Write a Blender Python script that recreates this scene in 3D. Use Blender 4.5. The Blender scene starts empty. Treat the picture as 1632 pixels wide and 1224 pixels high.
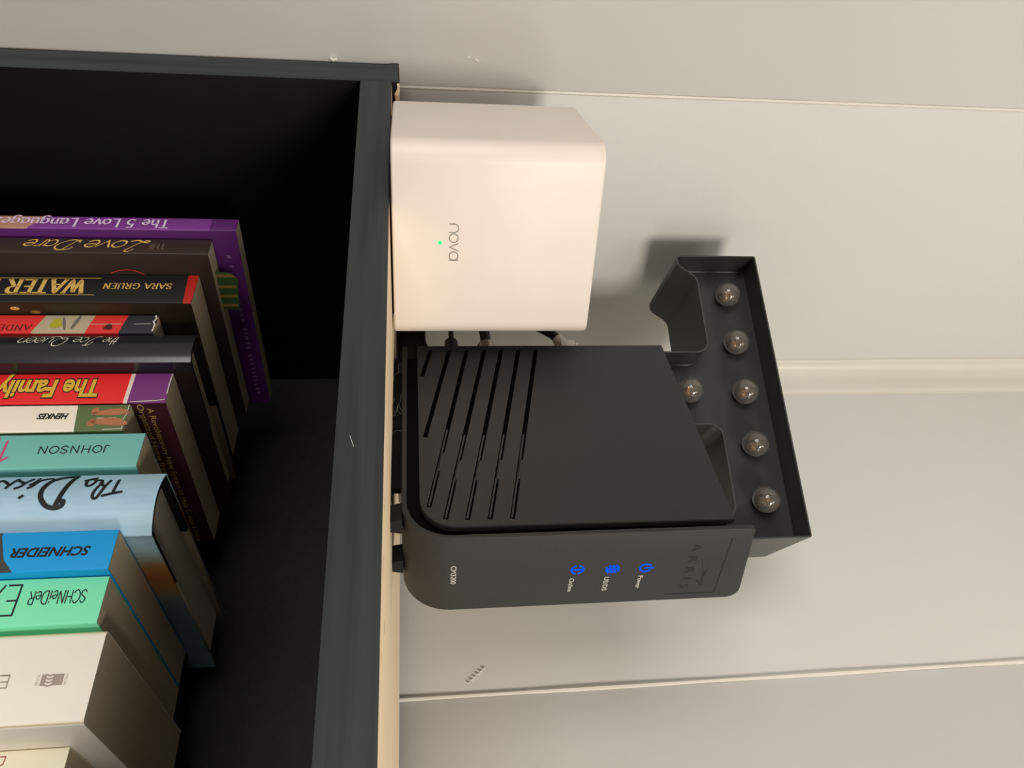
import bpy, bmesh, math, random
from mathutils import Vector, Matrix
random.seed(7)
C = bpy.context.scene.collection
S = bpy.context.scene
MM = 0.001
H0 = 1.7           # height of the bookcase top above the floor (m); shelf coordinates below are mm from its top board

# ------------------------------------------------------------------ camera, world, lights, exposure
YAW, PITCH, ROLL = 0.87248344, 0.12671361, -0.01016665
fh = Vector((-math.cos(YAW), math.sin(YAW), 0)); rh = Vector((math.sin(YAW), math.cos(YAW), 0)); zz = Vector((0, 0, 1))
d_ = fh * math.cos(PITCH) + zz * math.sin(PITCH); u_ = -fh * math.sin(PITCH) + zz * math.cos(PITCH)
r_ = rh * math.cos(ROLL) + u_ * math.sin(ROLL); up_ = -rh * math.sin(ROLL) + u_ * math.cos(ROLL)
cam_d = bpy.data.cameras.new('camera'); cam = bpy.data.objects.new('camera', cam_d); C.objects.link(cam)
M = Matrix((up_, -r_, -d_)).transposed().to_4x4()            # phone held on its side: picture right is world up
M.translation = Vector((0.39954824, -0.20879804, 0.00998567 + H0))
cam.matrix_world = M
cam_d.sensor_fit = 'HORIZONTAL'; cam_d.sensor_width = 36.0; cam_d.lens = 36.0 * 1226 / 1632
cam_d.clip_start = 0.01
S.camera = cam
S.view_settings.view_transform = 'Standard'; S.view_settings.look = 'None'
S.view_settings.gamma = 1.0; S.view_settings.use_curve_mapping = False
S.view_settings.exposure = 0.10

w = bpy.data.worlds.new('room_light'); S.world = w; w.use_nodes = True
w.node_tree.nodes['Background'].inputs[0].default_value = (1.0, 0.97, 0.94, 1)
w.node_tree.nodes['Background'].inputs[1].default_value = 0.065

def area(name, loc, target, sx, sy, power, col):
    l = bpy.data.lights.new(name, 'AREA'); l.shape = 'RECTANGLE'; l.size = sx; l.size_y = sy; l.energy = power; l.color = col
    o = bpy.data.objects.new(name, l); C.objects.link(o)
    o.location = loc
    o.rotation_euler = (Vector(target) - Vector(loc)).to_track_quat('-Z', 'Y').to_euler()
    return o
area('room_lamp', (2.12, -0.64, H0 + 0.72), (0.1, 0.1, H0), 0.5, 0.5, 27, (1.0, 0.945, 0.875))
area('second_lamp', (1.5, 0.06, H0 + 0.35), (0.05, 0.1, H0 + 0.1), 0.3, 0.3, 1.3, (1.0, 0.95, 0.88))
area('overhead_fill', (1.35, -0.5, H0 + 1.15), (0.2, -0.3, H0 + 0.2), 0.4, 0.4, 3.2, (1.0, 0.95, 0.88))  # added fill, no known fixture: lifts the wood top and upper left wall
area('window_daylight', (0.38, -2.4, H0 - 0.34), (0.3, 0.1, H0 - 0.1), 1.2, 1.2, 32, (1.0, 0.985, 0.965))

# ------------------------------------------------------------------ materials
def lin(c): return tuple(((x / 255) / 12.92 if x / 255 < 0.04045 else ((x / 255 + 0.055) / 1.055) ** 2.4) for x in c)
MATS = {}
def mat(name, rgb, rough=0.6, spec=0.5, metal=0.0, var=0.0, scale=40.0, stretch=(1, 1, 1), bump=0.0, bscale=None, coat=0.0,
        emit=None, estr=0.0, trans=0.0):
    if name in MATS: return MATS[name]
    m = bpy.data.materials.new(name); m.use_nodes = True; MATS[name] = m
    nt = m.node_tree; b = nt.nodes['Principled BSDF']
    c = lin(rgb)
    b.inputs['Base Color'].default_value = (*c, 1); b.inputs['Roughness'].default_value = rough
    b.inputs['Metallic'].default_value = metal; b.inputs['Specular IOR Level'].default_value = spec
    b.inputs['Coat Weight'].default_value = coat
    if trans: b.inputs['Transmission Weight'].default_value = trans; b.inputs['IOR'].default_value = 1.45
    if emit: b.inputs['Emission Color'].default_value = (*lin(emit), 1); b.inputs['Emission Strength'].default_value = estr
    tc = nt.nodes.new('ShaderNodeTexCoord'); mp = nt.nodes.new('ShaderNodeMapping'); mp.inputs['Scale'].default_value = stretch
    nt.links.new(tc.outputs['Object'], mp.inputs['Vector'])
    nz = nt.nodes.new('ShaderNodeTexNoise'); nz.inputs['Scale'].default_value = scale; nz.inputs['Detail'].default_value = 5
    nt.links.new(mp.outputs['Vector'], nz.inputs['Vector'])
    rp = nt.nodes.new('ShaderNodeValToRGB')
    v = max(var, 0.02)
    rp.color_ramp.elements[0].position = 0.3; rp.color_ramp.elements[1].position = 0.7
    rp.color_ramp.elements[0].color = (*[x * (1 - v) for x in c], 1)
    rp.color_ramp.elements[1].color = (*[min(1, x * (1 + v)) for x in c], 1)
    nt.links.new(nz.outputs['Fac'], rp.inputs['Fac']); nt.links.new(rp.outputs['Color'], b.inputs['Base Color'])
    if bump:
        n2 = nt.nodes.new('ShaderNodeTexNoise'); n2.inputs['Scale'].default_value = bscale or scale; n2.inputs['Detail'].default_value = 3
        nt.links.new(mp.outputs['Vector'], n2.inputs['Vector'])
        bp = nt.nodes.new('ShaderNodeBump'); bp.inputs['Strength'].default_value = bump; bp.inputs['Distance'].default_value = 0.001
        nt.links.new(n2.outputs['Fac'], bp.inputs['Height']); nt.links.new(bp.outputs['Normal'], b.inputs['Normal'])
    return m
wall_m = mat('wall_paint', (206, 204, 197), 0.62, 0.35, var=0.02, scale=6, bump=0.10, bscale=170)
trim_m = mat('trim_paint', (203, 199, 185), 0.38, 0.5, var=0.015, scale=20, bump=0.12, bscale=25)
caulk_m = mat('caulk_paint', (212, 208, 196), 0.5, 0.4, var=0.02, scale=80, bump=0.2, bscale=120)
floor_m = mat('floor_oak', (150, 112, 76), 0.5, 0.4, var=0.2, scale=6, stretch=(1, 12, 1))
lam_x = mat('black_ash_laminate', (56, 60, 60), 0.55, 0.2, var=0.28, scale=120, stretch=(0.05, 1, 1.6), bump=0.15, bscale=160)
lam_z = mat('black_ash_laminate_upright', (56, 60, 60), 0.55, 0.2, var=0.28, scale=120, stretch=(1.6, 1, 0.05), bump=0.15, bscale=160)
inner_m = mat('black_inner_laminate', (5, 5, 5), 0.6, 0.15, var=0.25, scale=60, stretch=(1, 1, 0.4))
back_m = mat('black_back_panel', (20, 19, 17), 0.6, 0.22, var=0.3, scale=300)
raw_m = mat('raw_birch_board', (252, 226, 190), 0.75, 0.2, var=0.07, scale=22, stretch=(0.15, 2, 1))
white_m = mat('white_plastic', (228, 216, 203), 0.42, 0.45)
grey_ink = mat('grey_ink', (140, 130, 118), 0.5)
green_led = mat('green_led', (20, 230, 110), 0.4, emit=(10, 230, 110), estr=1.0)
blue_led = mat('blue_led', (1, 4, 60), 0.6, spec=0.0, emit=(0, 84, 255), estr=1.15)
modem_m = mat('charcoal_plastic', (45, 45, 45), 0.5, 0.28, var=0.05, scale=400, bump=0.05, bscale=900)
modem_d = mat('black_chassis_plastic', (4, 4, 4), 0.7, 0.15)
rib_m = mat('grille_plastic', (62, 61, 58), 0.6, 0.3)
deb_m = mat('debossed_print', (26, 26, 25), 0.5, 0.3)
label_m = mat('label_white', (205, 202, 195), 0.6)
rubber_m = mat('black_rubber', (14, 14, 14), 0.7, 0.3)
metal_blk = mat('black_painted_metal', (41, 41, 39), 0.38, 0.55, var=0.05, scale=300, bump=0.05, bscale=700)
edge_blk = mat('worn_black_metal_edge', (56, 55, 52), 0.45, 0.5)
socket_m = mat('black_socket', (12, 11, 11), 0.5, 0.4)
brass_m = mat('brass_filament', (214, 176, 130), 0.25, 0.5, metal=1.0)
glass_m = mat('bulb_glass', (226, 220, 212), 0.04, 0.5, trans=0.935)
cable_m = mat('black_cable', (26, 26, 25), 0.5, 0.4)
plugw_m = mat('grey_plug_plastic', (226, 220, 208), 0.4, 0.5)
nickel_m = mat('nickel_connector', (190, 178, 160), 0.35, 0.5, metal=0.8)
fluff_m = mat('dust_grey', (120, 116, 108), 0.9, 0.1)

def page_mat(name, rgb, axis=0):
    st = (1, 0.02, 0.02) if axis == 0 else (0.02, 1, 0.02)
    return mat(name, rgb, 0.85, 0.15, var=0.07, scale=2600, stretch=st)
page_m = page_mat('paper_edges', (214, 196, 162))
page_w = page_mat('white_paper_edges', (222, 212, 190))

# ------------------------------------------------------------------ mesh helpers (all coordinates in mm)
def link_mesh(name, verts, faces, mats, parent=None, midx=None, smooth=False, scale=MM):
    me = bpy.data.meshes.new(name)
    me.from_pydata([Vector(v) * scale for v in verts], [], faces)
    for m in (mats if isinstance(mats, (list, tuple)) else [mats]): me.materials.append(m)
    if midx:
        for p, i in zip(me.polygons, midx): p.material_index = i
    bm = bmesh.new(); bm.from_mesh(me); bmesh.ops.recalc_face_normals(bm, faces=bm.faces); bm.to_mesh(me); bm.free()
    if smooth:
        for p in me.polygons: p.use_smooth = True
    o = bpy.data.objects.new(name, me); C.objects.link(o)
    if parent: o.parent = parent
    return o
def from_bm(name, bm, mats, parent=None, smooth=False, recalc=True):
    if recalc: bmesh.ops.recalc_face_normals(bm, faces=bm.faces)
    for v in bm.verts: v.co = v.co * MM
    me = bpy.data.meshes.new(name); bm.to_mesh(me); bm.free()
    for m in (mats if isinstance(mats, (list, tuple)) else [mats]): me.materials.append(m)
    if smooth:
        for p in me.polygons: p.use_smooth = True
        me.set_sharp_from_angle(angle=math.radians(38))
    o = bpy.data.objects.new(name, me); C.objects.link(o)
    if parent: o.parent = parent
    return o
def add_box(bm, a, b):
    vs = [bm.verts.new((x, y, z)) for x in (a[0], b[0]) for y in (a[1], b[1]) for z in (a[2], b[2])]
    for f in ((0, 1, 3, 2), (4, 6, 7, 5), (0, 4, 5, 1), (2, 3, 7, 6), (0, 2, 6, 4), (1, 5, 7, 3)):
        bm.faces.new([vs[i] for i in f])
def bevel_all(bm, off, seg=2, ang=30):
    es = [e for e in bm.edges if len(e.link_faces) == 2 and e.calc_face_angle(0) > math.radians(ang)]
    bmesh.ops.bevel(bm, geom=es, offset=off, segments=seg, affect='EDGES', profile=0.5, clamp_overlap=True)
def box(name, a, b, m, parent=None, bev=0.0, seg=2):
    bm = bmesh.new(); add_box(bm, a, b)
    bmesh.ops.recalc_face_normals(bm, faces=bm.faces)
    if bev: bevel_all(bm, bev, seg)
    return from_bm(name, bm, m, parent, smooth=bev > 0)
def round_poly(pts, seg=5):
    """pts: (x, y, r) corners -> rounded outline"""
    out = []; n = len(pts)
    for i in range(n):
        p = Vector(pts[i][:2]); r = pts[i][2]
        a = (Vector(pts[i - 1][:2]) - p); b = (Vector(pts[(i + 1) % n][:2]) - p)
        if r <= 0: out.append(tuple(p)); continue
        la, lb = a.length, b.length; a.normalize(); b.normalize()
        ang = a.angle(b); t = min(r / math.tan(ang / 2), la * .49, lb * .49); rr = t * math.tan(ang / 2)
        c = p + (a + b).normalized() * (rr / math.sin(ang / 2))
        p0 = p + a * t; p1 = p + b * t
        a0 = math.atan2(*(p0 - c).yx); a1 = math.atan2(*(p1 - c).yx)
        da = (a1 - a0 + math.pi) % (2 * math.pi) - math.pi
        for k in range(seg + 1):
            q = a0 + da * k / seg; out.append((c.x + rr * math.cos(q), c.y + rr * math.sin(q)))
    return out
def offset_poly(pts, d):
    n = len(pts); out = []
    area_ = sum(pts[i][0] * pts[(i + 1) % n][1] - pts[(i + 1) % n][0] * pts[i][1] for i in range(n))
    sgn = 1 if area_ > 0 else -1
    for i in range(n):
        a = Vector(pts[i - 1]); p = Vector(pts[i]); b = Vector(pts[(i + 1) % n])
        e1 = (p - a).normalized(); e2 = (b - p).normalized()
        n1 = Vector((-e1.y, e1.x)) * sgn; n2 = Vector((-e2.y, e2.x)) * sgn
        nn = n1 + n2
        if nn.length < 1e-6: nn = n1
        nn.normalize(); k = d / max(.35, nn.dot(n1)); q = p + nn * k; out.append((q.x, q.y))
    return out
def prism_bm(outline, w0, w1, fn):
    """closed outline swept between w0 and w1; fn(u, v, w) -> xyz"""
    bm = bmesh.new()
    A = [bm.verts.new(fn(u, v, w0)) for u, v in outline]; B = [bm.verts.new(fn(u, v, w1)) for u, v in outline]
    n = len(outline)
    bm.faces.new(A); bm.faces.new(list(reversed(B)))
    for i in range(n): bm.faces.new((A[i], B[i], B[(i + 1) % n], A[(i + 1) % n]))
    bmesh.ops.recalc_face_normals(bm, faces=bm.faces)
    return bm
def fill_bm(loops, w0, w1, fn):
    """outer loop plus hole loops, filled, given thickness"""
    bm = bmesh.new(); L = []
    for lp in loops:
        vs = [bm.verts.new((u, v, 0)) for u, v in lp]; L.append(vs)
        for i in range(len(vs)): bm.edges.new((vs[i], vs[(i + 1) % len(vs)]))
    bmesh.ops.triangle_fill(bm, use_beauty=True, use_dissolve=False, edges=bm.edges[:])
    bm.faces.ensure_lookup_table()
    bm.verts.index_update()
    tris = [[v.index for v in f.verts] for f in bm.faces]; co = [tuple(v.co) for v in bm.verts]
    loopi = [[v.index for v in lp] for lp in L]; bm.free()
    bm = bmesh.new()
    A = [bm.verts.new(fn(u, v, w0)) for u, v, _ in co]; B = [bm.verts.new(fn(u, v, w1)) for u, v, _ in co]
    for t in tris:
        bm.faces.new([A[i] for i in t]); bm.faces.new([B[i] for i in reversed(t)])
    for lp in loopi:
        for i in range(len(lp)):
            a, b = lp[i], lp[(i + 1) % len(lp)]; bm.faces.new((A[a], B[a], B[b], A[b]))
    bmesh.ops.recalc_face_normals(bm, faces=bm.faces)
    return bm
def smooth_pts(pts, sub=6):
    P = [Vector(p) for p in pts]; out = []; n = len(P)
    closed = (P[0] - P[-1]).length < 1e-6 and n > 3
    for i in range(n - 1):
        p0 = P[i - 1] if i > 0 else (P[-2] if closed else P[0]); p1 = P[i]; p2 = P[i + 1]
        p3 = P[i + 2] if i + 2 < n else (P[1] if closed else P[-1])
        for k in range(sub):
            t = k / sub
            out.append(0.5 * ((2 * p1) + (p2 - p0) * t + (2 * p0 - 5 * p1 + 4 * p2 - p3) * t * t + (3 * p1 - p0 - 3 * p2 + p3) * t ** 3))
    out.append(P[-1]); return out
def tube_bm(bm, pts, r, seg=10, cap=True):
    rings = []; n = len(pts); P = [Vector(p) for p in pts]; prev = None
    for i in range(n):
        t = (P[min(i + 1, n - 1)] - P[max(i - 1, 0)]).normalized()
        if prev is None:
            ref = Vector((0, 0, 1)) if abs(t.z) < .9 else Vector((1, 0, 0)); x = t.cross(ref).normalized()
        else:
            x = (prev - t * prev.dot(t)).normalized()
        prev = x; y = t.cross(x); rr = r[i] if isinstance(r, (list, tuple)) else r
        rings.append([bm.verts.new(P[i] + (x * math.cos(2 * math.pi * k / seg) + y * math.sin(2 * math.pi * k / seg)) * rr) for k in range(seg)])
    for a, b in zip(rings, rings[1:]):
        for k in range(seg): bm.faces.new((a[k], a[(k + 1) % seg], b[(k + 1) % seg], b[k]))
    if cap: bm.faces.new(rings[0]); bm.faces.new(list(reversed(rings[-1])))
def tube(name, pts, r, m, parent=None, seg=10, sub=0):
    if sub: pts = smooth_pts(pts, sub)
    bm = bmesh.new(); tube_bm(bm, pts, r, seg); return from_bm(name, bm, m, parent, smooth=True)
def thing(name, label, cat, loc, rot=0, group=None):
    o = bpy.data.objects.new(name, None); C.objects.link(o); o.empty_display_size = 0.02
    o.location = Vector((loc[0] * MM, loc[1] * MM, H0 + loc[2] * MM)); o.rotation_euler = (0, 0, math.radians(rot))
    o['label'] = label; o['category'] = cat
    if group: o['group'] = group
    return o
def struct(o):
    o['kind'] = 'structure'; return o

# ------------------------------------------------------------------ lettering: pen strokes and the built-in face
GL = {
 'A': (.72, '0,0 .36,1 .72,0;.14,.36 .58,.36', '0,0 .72,0'), 'C': (.72, '~.68,.82 .5,.99 .3,.99 .08,.76 .02,.5 .08,.24 .3,.01 .5,.01 .7,.2', ''),
 'D': (.76, '.1,0 .1,1;~.1,1 .4,1 .66,.8 .72,.5 .66,.2 .4,0 .1,0', '.1,0 .1,1'), 'E': (.62, '.1,0 .1,1;.1,1 .56,1;.1,.52 .48,.52;.1,0 .6,0', '.1,0 .1,1'),
 'F': (.58, '.1,0 .1,1;.1,1 .56,1;.1,.52 .48,.52', '.1,0 .1,1'),
 'G': (.8, '~.68,.82 .5,.99 .3,.99 .08,.76 .02,.5 .08,.24 .3,.01 .5,.01 .68,.14;.68,.42 .68,.06;.46,.42 .78,.42', ''),
 'H': (.76, '.1,0 .1,1;.66,0 .66,1;.1,.5 .66,.5', '.1,0 .1,1 .66,0 .66,1'), 'I': (.2, '.1,0 .1,1', '.1,0 .1,1'),
 'K': (.7, '.1,0 .1,1;.62,1 .1,.42;.28,.58 .66,0', '.1,0 .1,1 .66,0'), 'L': (.6, '.1,1 .1,0 .56,0', '.1,1'),
 'N': (.76, '.1,0 .1,1 .66,0 .66,1', '.1,0 .1,1 .66,1'), 'O': (.76, '~.38,1 .1,.8 .02,.5 .1,.2 .38,0 .66,.2 .74,.5 .66,.8 .38,1', ''),
 'Q': (.8, '~.38,1 .1,.8 .02,.5 .1,.2 .38,0 .66,.2 .74,.5 .66,.8 .38,1;.42,.22 .8,-.12', ''),
 'R': (.68, '.1,0 .1,1;~.1,1 .4,1 .57,.88 .57,.64 .4,.52 .1,.52;.32,.52 .66,0', '.1,0 .1,1 .66,0'),
 'S': (.6, '~.55,.82 .42,.98 .22,.98 .08,.82 .12,.62 .34,.5 .54,.36 .56,.16 .4,.02 .2,.02 .04,.2', ''),
 'T': (.68, '0,1 .68,1;.34,1 .34,0', '.34,0'), 'U': (.74, '.1,1 .1,.3;~.1,.3 .16,.06 .36,0 .56,.06 .64,.3;.64,.3 .64,1', '.1,1 .64,1'),
 'W': (.98, '0,1 .26,0 .48,.9 .72,0 .98,1', '0,1 .98,1 .48,.9'), 'X': (.62, '0,1 .62,0;.62,1 0,0', ''), 'J': (.45, '~.38,1 .38,.2 .28,0 .06,.06', ''),
 'a': (.62, '~.5,.54 .3,.62 .1,.5 .06,.28 .14,.06 .3,0 .44,.1 .52,.3;.52,.62 .52,.1 .6,0', ''), 'c': (.54, '~.5,.5 .38,.62 .2,.6 .06,.4 .06,.2 .2,.02 .36,0 .52,.12', ''),
 'e': (.56, '~.08,.32 .5,.36 .48,.52 .3,.62 .12,.52 .06,.3 .14,.06 .3,0 .52,.12', ''),
 'g': (.62, '~.5,.54 .3,.62 .1,.5 .06,.32 .14,.1 .3,.06 .46,.14 .52,.34;~.54,.62 .54,-.06 .46,-.26 .26,-.3 .08,-.2', ''),
 'h': (.62, '.1,0 .1,1;~.1,.4 .24,.6 .4,.62 .52,.48;.52,.5 .52,0', '.1,0 .52,0'), 'i': (.2, '.1,0 .1,.62;.09,.84 .13,.9', '.1,0'),
 'n': (.62, '.1,0 .1,.62;~.1,.4 .24,.6 .4,.62 .52,.48;.52,.5 .52,0', '.1,0 .52,0'),
 'o': (.62, '~.3,.62 .1,.5 .05,.31 .1,.1 .3,0 .5,.1 .55,.31 .5,.5 .3,.62', ''), 'r': (.42, '.1,0 .1,.62;~.1,.4 .2,.58 .38,.62', '.1,0'),
 's': (.48, '~.42,.52 .3,.62 .16,.6 .1,.48 .2,.36 .38,.26 .42,.12 .3,0 .16,0 .06,.1', ''),
 't': (.42, '.2,.9 .2,.12;~.2,.12 .24,0 .36,0 .44,.06;.02,.62 .4,.62', ''), 'u': (.62, '.1,.62 .1,.18;~.1,.18 .18,.02 .32,0 .52,.18;.52,.62 .52,0', ''),
 'v': (.54, '0,.62 .27,0 .54,.62', ''), '5': (.6, '.52,1 .16,1 .12,.56;~.12,.56 .3,.62 .5,.52 .54,.3 .44,.06 .24,0 .06,.08', ''), ' ': (.35, '', ''),
 ',': (.2, '.1,.08 .02,-.14', ''), '1': (.4, '.05,.8 .25,1 .25,0', ''),
 # script capitals
 '\u0141': (.7, '~.16,.78 .3,1 .44,.92 .36,.62 .2,.2 .02,0 -.14,.04 -.1,.16 .12,.1 .36,-.04 .62,.06', ''),
 '\u0110': (.95, '~.34,.98 .24,.5 .1,.06 -.06,.02;~-.1,.2 .14,.0 .44,.02 .78,.34 .84,.68 .64,.94 .3,1 .02,.86 .0,.7', ''),
 '\u012c': (.6, '~.02,.62 .12,.9 .34,1 .62,1;~.44,1 .34,.5 .18,.02 -.06,-.16 -.2,-.06', ''),
 '\u00d8': (.95, '~.44,1 .16,.84 .02,.48 .12,.1 .38,0 .66,.18 .8,.56 .7,.9 .44,1;~.1,.1 .34,.22 .56,.04 .86,-.2 1.3,-.1', ''),
 '\u0166': (.8, '.0,1 .84,1.02;~.46,1 .36,.5 .24,.04 .1,-.04', ''),
}
def glyph_strokes(s, sp=.1, serif=False):
    x = 0; out = []
    for ch in s:
        wd, st, sf = GL[ch]
        for part in st.split(';'):
            if not part: continue
            sm = part[0] == '~'
            pts = [tuple(float(k) for k in q.split(',')) for q in part.lstrip('~').split()]
            pts = [(px + x, py) for px, py in pts]
            if sm: pts = [tuple(q) for q in smooth_pts([(a, b, 0) for a, b in pts], 5)]
            out.append([(q[0], q[1]) for q in pts])
        if serif and sf:
            for q in sf.split():
                a, b = (float(k) for k in q.split(',')); out.append([(x + a - .1, b), (x + a + .1, b)])
        x += wd + sp
    return out, x - sp
def ribbon_bm(bm, strokes, pen, fn, nib=None, thin=.28):
    for st in strokes:
        # short steps so that the ink follows curved spines
        P = [Vector(st[0])]
        for q in st[1:]:
            q = Vector(q); p = P[-1].copy(); n = max(1, int((q - p).length / min(pen * 3, .8)))
            P += [p.lerp(q, (k + 1) / n) for k in range(n)]
        n = len(P)
        if n < 2: continue
        rows = []
        for i in range(n):
            t = P[min(i + 1, n - 1)] - P[max(i - 1, 0)]
            if i and i < n - 1:
                e1 = (P[i] - P[i - 1]).normalized(); e2 = (P[i + 1] - P[i]).normalized(); kk = 1 / max(.6, math.sqrt(max(0, (1 + e1.dot(e2)) / 2)))
            else: kk = 1
            if t.length < 1e-9: t = Vector((1, 0))
            t.normalize(); ww = pen
            if nib is not None: ww = pen * (thin + (1 - thin) * abs(math.sin(math.atan2(t.y, t.x) - nib)))
            nv = Vector((-t.y, t.x)) * (ww / 2 * kk)
            c = P[i] + (t * (-ww * .3) if i == 0 else (t * ww * .3 if i == n - 1 else Vector((0, 0))))
            rows.append((bm.verts.new(fn(*(c + nv))), bm.verts.new(fn(*(c - nv)))))
        for a, b in zip(rows, rows[1:]):
            try: bm.faces.new((a[0], a[1], b[1], b[0]))
            except ValueError: pass
def pen_text(name, s, u0, u1, v0, h, fn, m, parent, pen=.12, nib=.35, thin=.28, sp=.1, serif=False, shear=0.0):
    st, wd = glyph_strokes(s, sp, serif); kx = (u1 - u0) / wd
    st = [[(u0 + (a + shear * b) * kx, v0 + b * h) for a, b in q] for q in st]
    bm = bmesh.new(); ribbon_bm(bm, st, pen * h, fn, nib, thin)
    return from_bm(name, bm, m, parent, recalc=False)
def pen_lines(name, strokes, pen, fn, m, parent, sm=False):
    if sm: strokes = [[(q[0], q[1]) for q in smooth_pts([(a, b, 0) for a, b in st], 6)] for st in strokes]
    bm = bmesh.new(); ribbon_bm(bm, strokes, pen, fn); return from_bm(name, bm, m, parent, recalc=False)
_fc = {}
def face_text(name, s, u0, u1, v0, h, fn, m, parent, bold=0.0, shear=0.0, space=1.0):
    """built-in typeface, fitted to u0..u1 with cap height h, mapped on a surface by fn(u, v)"""
    key = (s, bold, shear, space)
    if key not in _fc:
        cu = bpy.data.curves.new('lettering', 'FONT'); cu.body = s; cu.size = 1; cu.offset = bold; cu.shear = shear; cu.space_character = space
        cu.resolution_u = 3
        o = bpy.data.objects.new('lettering', cu); C.objects.link(o)
        dg = bpy.context.evaluated_depsgraph_get(); dg.update()
        me = bpy.data.meshes.new_from_object(o.evaluated_get(dg))
        V = [(v.co.x, v.co.y) for v in me.vertices]; F = [list(p.vertices) for p in me.polygons]
        bpy.data.objects.remove(o); bpy.data.curves.remove(cu); bpy.data.meshes.remove(me)
        _fc[key] = (V, F)
    V, F = _fc[key]
    x0 = min(v[0] for v in V); x1 = max(v[0] for v in V); k = (u1 - u0) / (x1 - x0); hy = h / 0.72
    me_v = [fn(u0 + (a - x0) * k, v0 + b * hy) for a, b in V]
    me = bpy.data.meshes.new(name); me.from_pydata([Vector(q) * MM for q in me_v], [], F); me.materials.append(m)
    o = bpy.data.objects.new(name, me); C.objects.link(o); o.parent = parent
    return o
def disc(name, cx, cy, rx, ry, fn, m, parent, seg=16, tilt=0.0, jag=0.0):
    pts = []
    for k in range(seg):
        a = 2 * math.pi * k / seg; q = 1 + jag * math.sin(3 * a + cx); x, y = rx * q * math.cos(a), ry * q * math.sin(a)
        pts.append(fn(cx + x * math.cos(tilt) - y * math.sin(tilt), cy + x * math.sin(tilt) + y * math.cos(tilt)))
    return link_mesh(name, pts, [list(range(seg))], m, parent)
def patch(name, pts, fn, m, parent):
    return link_mesh(name, [fn(*q) for q in pts], [list(range(len(pts)))], m, parent)

# ------------------------------------------------------------------ the room
XW, YW = -3.0, 257.0           # wall faces in shelf millimetres
struct(box('floor', (-60, -2600, -1750), (3200, 320, -1700), floor_m)).location.z = H0
wl = struct(box('wall_left', (-60, -2600, -1700), (XW - 3, 320, 1300), wall_m)); wl.location.z = H0
wr = struct(box('wall_back', (XW - 3, YW + 3, -1700), (3200, 320, 1300), wall_m)); wr.location.z = H0
def panel(a, b, parent):
    return box('wall_panel', a, b, wall_m, parent, 0.9, 2)
panel((XW - 4, -2600, -1699), (XW, 13.2, 1299), wl)
pl2 = panel((XW - 4, 15.2, -1699), (XW, YW + 2, 1299), wl)
panel((XW, YW, -1699), (246.8, YW + 4, 1299), wr)
panel((249.4, YW, -1699), (1470, YW + 4, 1299), wr)
panel((1472.5, YW, -1699), (3200, YW + 4, 1299), wr)
tube('caulk_bead', [(248.1, YW + 0.2, -1690 + 40 * k) for k in range(74)], [1.5 + .12 * math.sin(k * 1.7) for k in range(74)], caulk_m, wr, 8)
tube('caulk_bead', [(XW - 1.35, 14.5, -1690 + 40 * k) for k in range(74)], [1.5 + .1 * math.sin(k * 2.1) for k in range(74)], caulk_m, wl, 8)
# corner cove moulding
prof = [(XW, YW), (XW, 241.5), (XW + 2.2, 241.5), (XW + 3.2, 243.0), (XW + 3.2, 244.5)]
for k in range(9):
    a = math.pi / 2 * k / 8; prof.append((XW + 3.2 + 14 * (1 - math.cos(a)) ** 1.0, 244.5 + 8.5 * math.sin(a)))
prof += [(19.0, 253.2), (21.8, 253.6), (23.2, 254.6), (23.2, YW)]
trim = struct(from_bm('trim_1', prism_bm(prof, -1699, 1299, lambda u, v, q: (u, v, q)), trim_m, None, True)); trim.location.z = H0
# nicks in the paint
def nick(name, pts, r, parent):
    return tube(name, pts, r, caulk_m, parent, 6)
nick('paint_nick', [(XW + .1, -3.4, 44.6), (XW + .6, -2.8, 45.9), (XW + .1, -2.2, 46.7)], .6, wl)
nick('paint_nick', [(XW + .1, -4.4, 40.6), (XW + .4, -4.2, 41.8)], .4, wl)
nick('paint_nick', [(XW + .1, -.6, -32.5), (XW + 1.4, -.2, -31), (XW + .4, -.4, -29)], .9, wl)
for k in range(6):
    nick('paint_nick', [(240 - k * 1.6, YW, 39 + k * 1.9), (241.2 - k * 1.6, YW - .5, 40.1 + k * 1.9), (240.6 - k * 1.6, YW, 41.3 + k * 1.9)], .45, wr)

# ------------------------------------------------------------------ bookcase
bc = thing('bookcase', 'black ash bookcase with worn raw wood top, standing in the corner of the panelled walls', 'bookcase', (0, 0, -1700))
ZB = 1700
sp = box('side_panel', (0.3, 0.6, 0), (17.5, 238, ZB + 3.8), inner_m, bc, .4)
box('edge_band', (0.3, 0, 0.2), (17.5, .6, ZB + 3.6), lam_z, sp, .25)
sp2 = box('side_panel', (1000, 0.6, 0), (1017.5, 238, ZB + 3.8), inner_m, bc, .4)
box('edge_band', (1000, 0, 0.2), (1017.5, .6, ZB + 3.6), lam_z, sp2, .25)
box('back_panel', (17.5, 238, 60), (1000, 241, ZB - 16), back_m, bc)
def shelf(name, z, top_mat):
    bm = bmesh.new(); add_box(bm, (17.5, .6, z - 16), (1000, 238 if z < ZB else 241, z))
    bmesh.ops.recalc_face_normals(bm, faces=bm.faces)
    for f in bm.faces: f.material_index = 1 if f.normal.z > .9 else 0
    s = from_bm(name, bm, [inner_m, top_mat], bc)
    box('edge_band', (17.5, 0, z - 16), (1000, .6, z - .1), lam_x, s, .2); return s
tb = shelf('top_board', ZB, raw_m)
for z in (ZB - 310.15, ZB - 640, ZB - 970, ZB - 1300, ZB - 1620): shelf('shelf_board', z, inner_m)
box('kick_board', (17.5, 10, 0), (1000, 26, 60), lam_x, bc)
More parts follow.
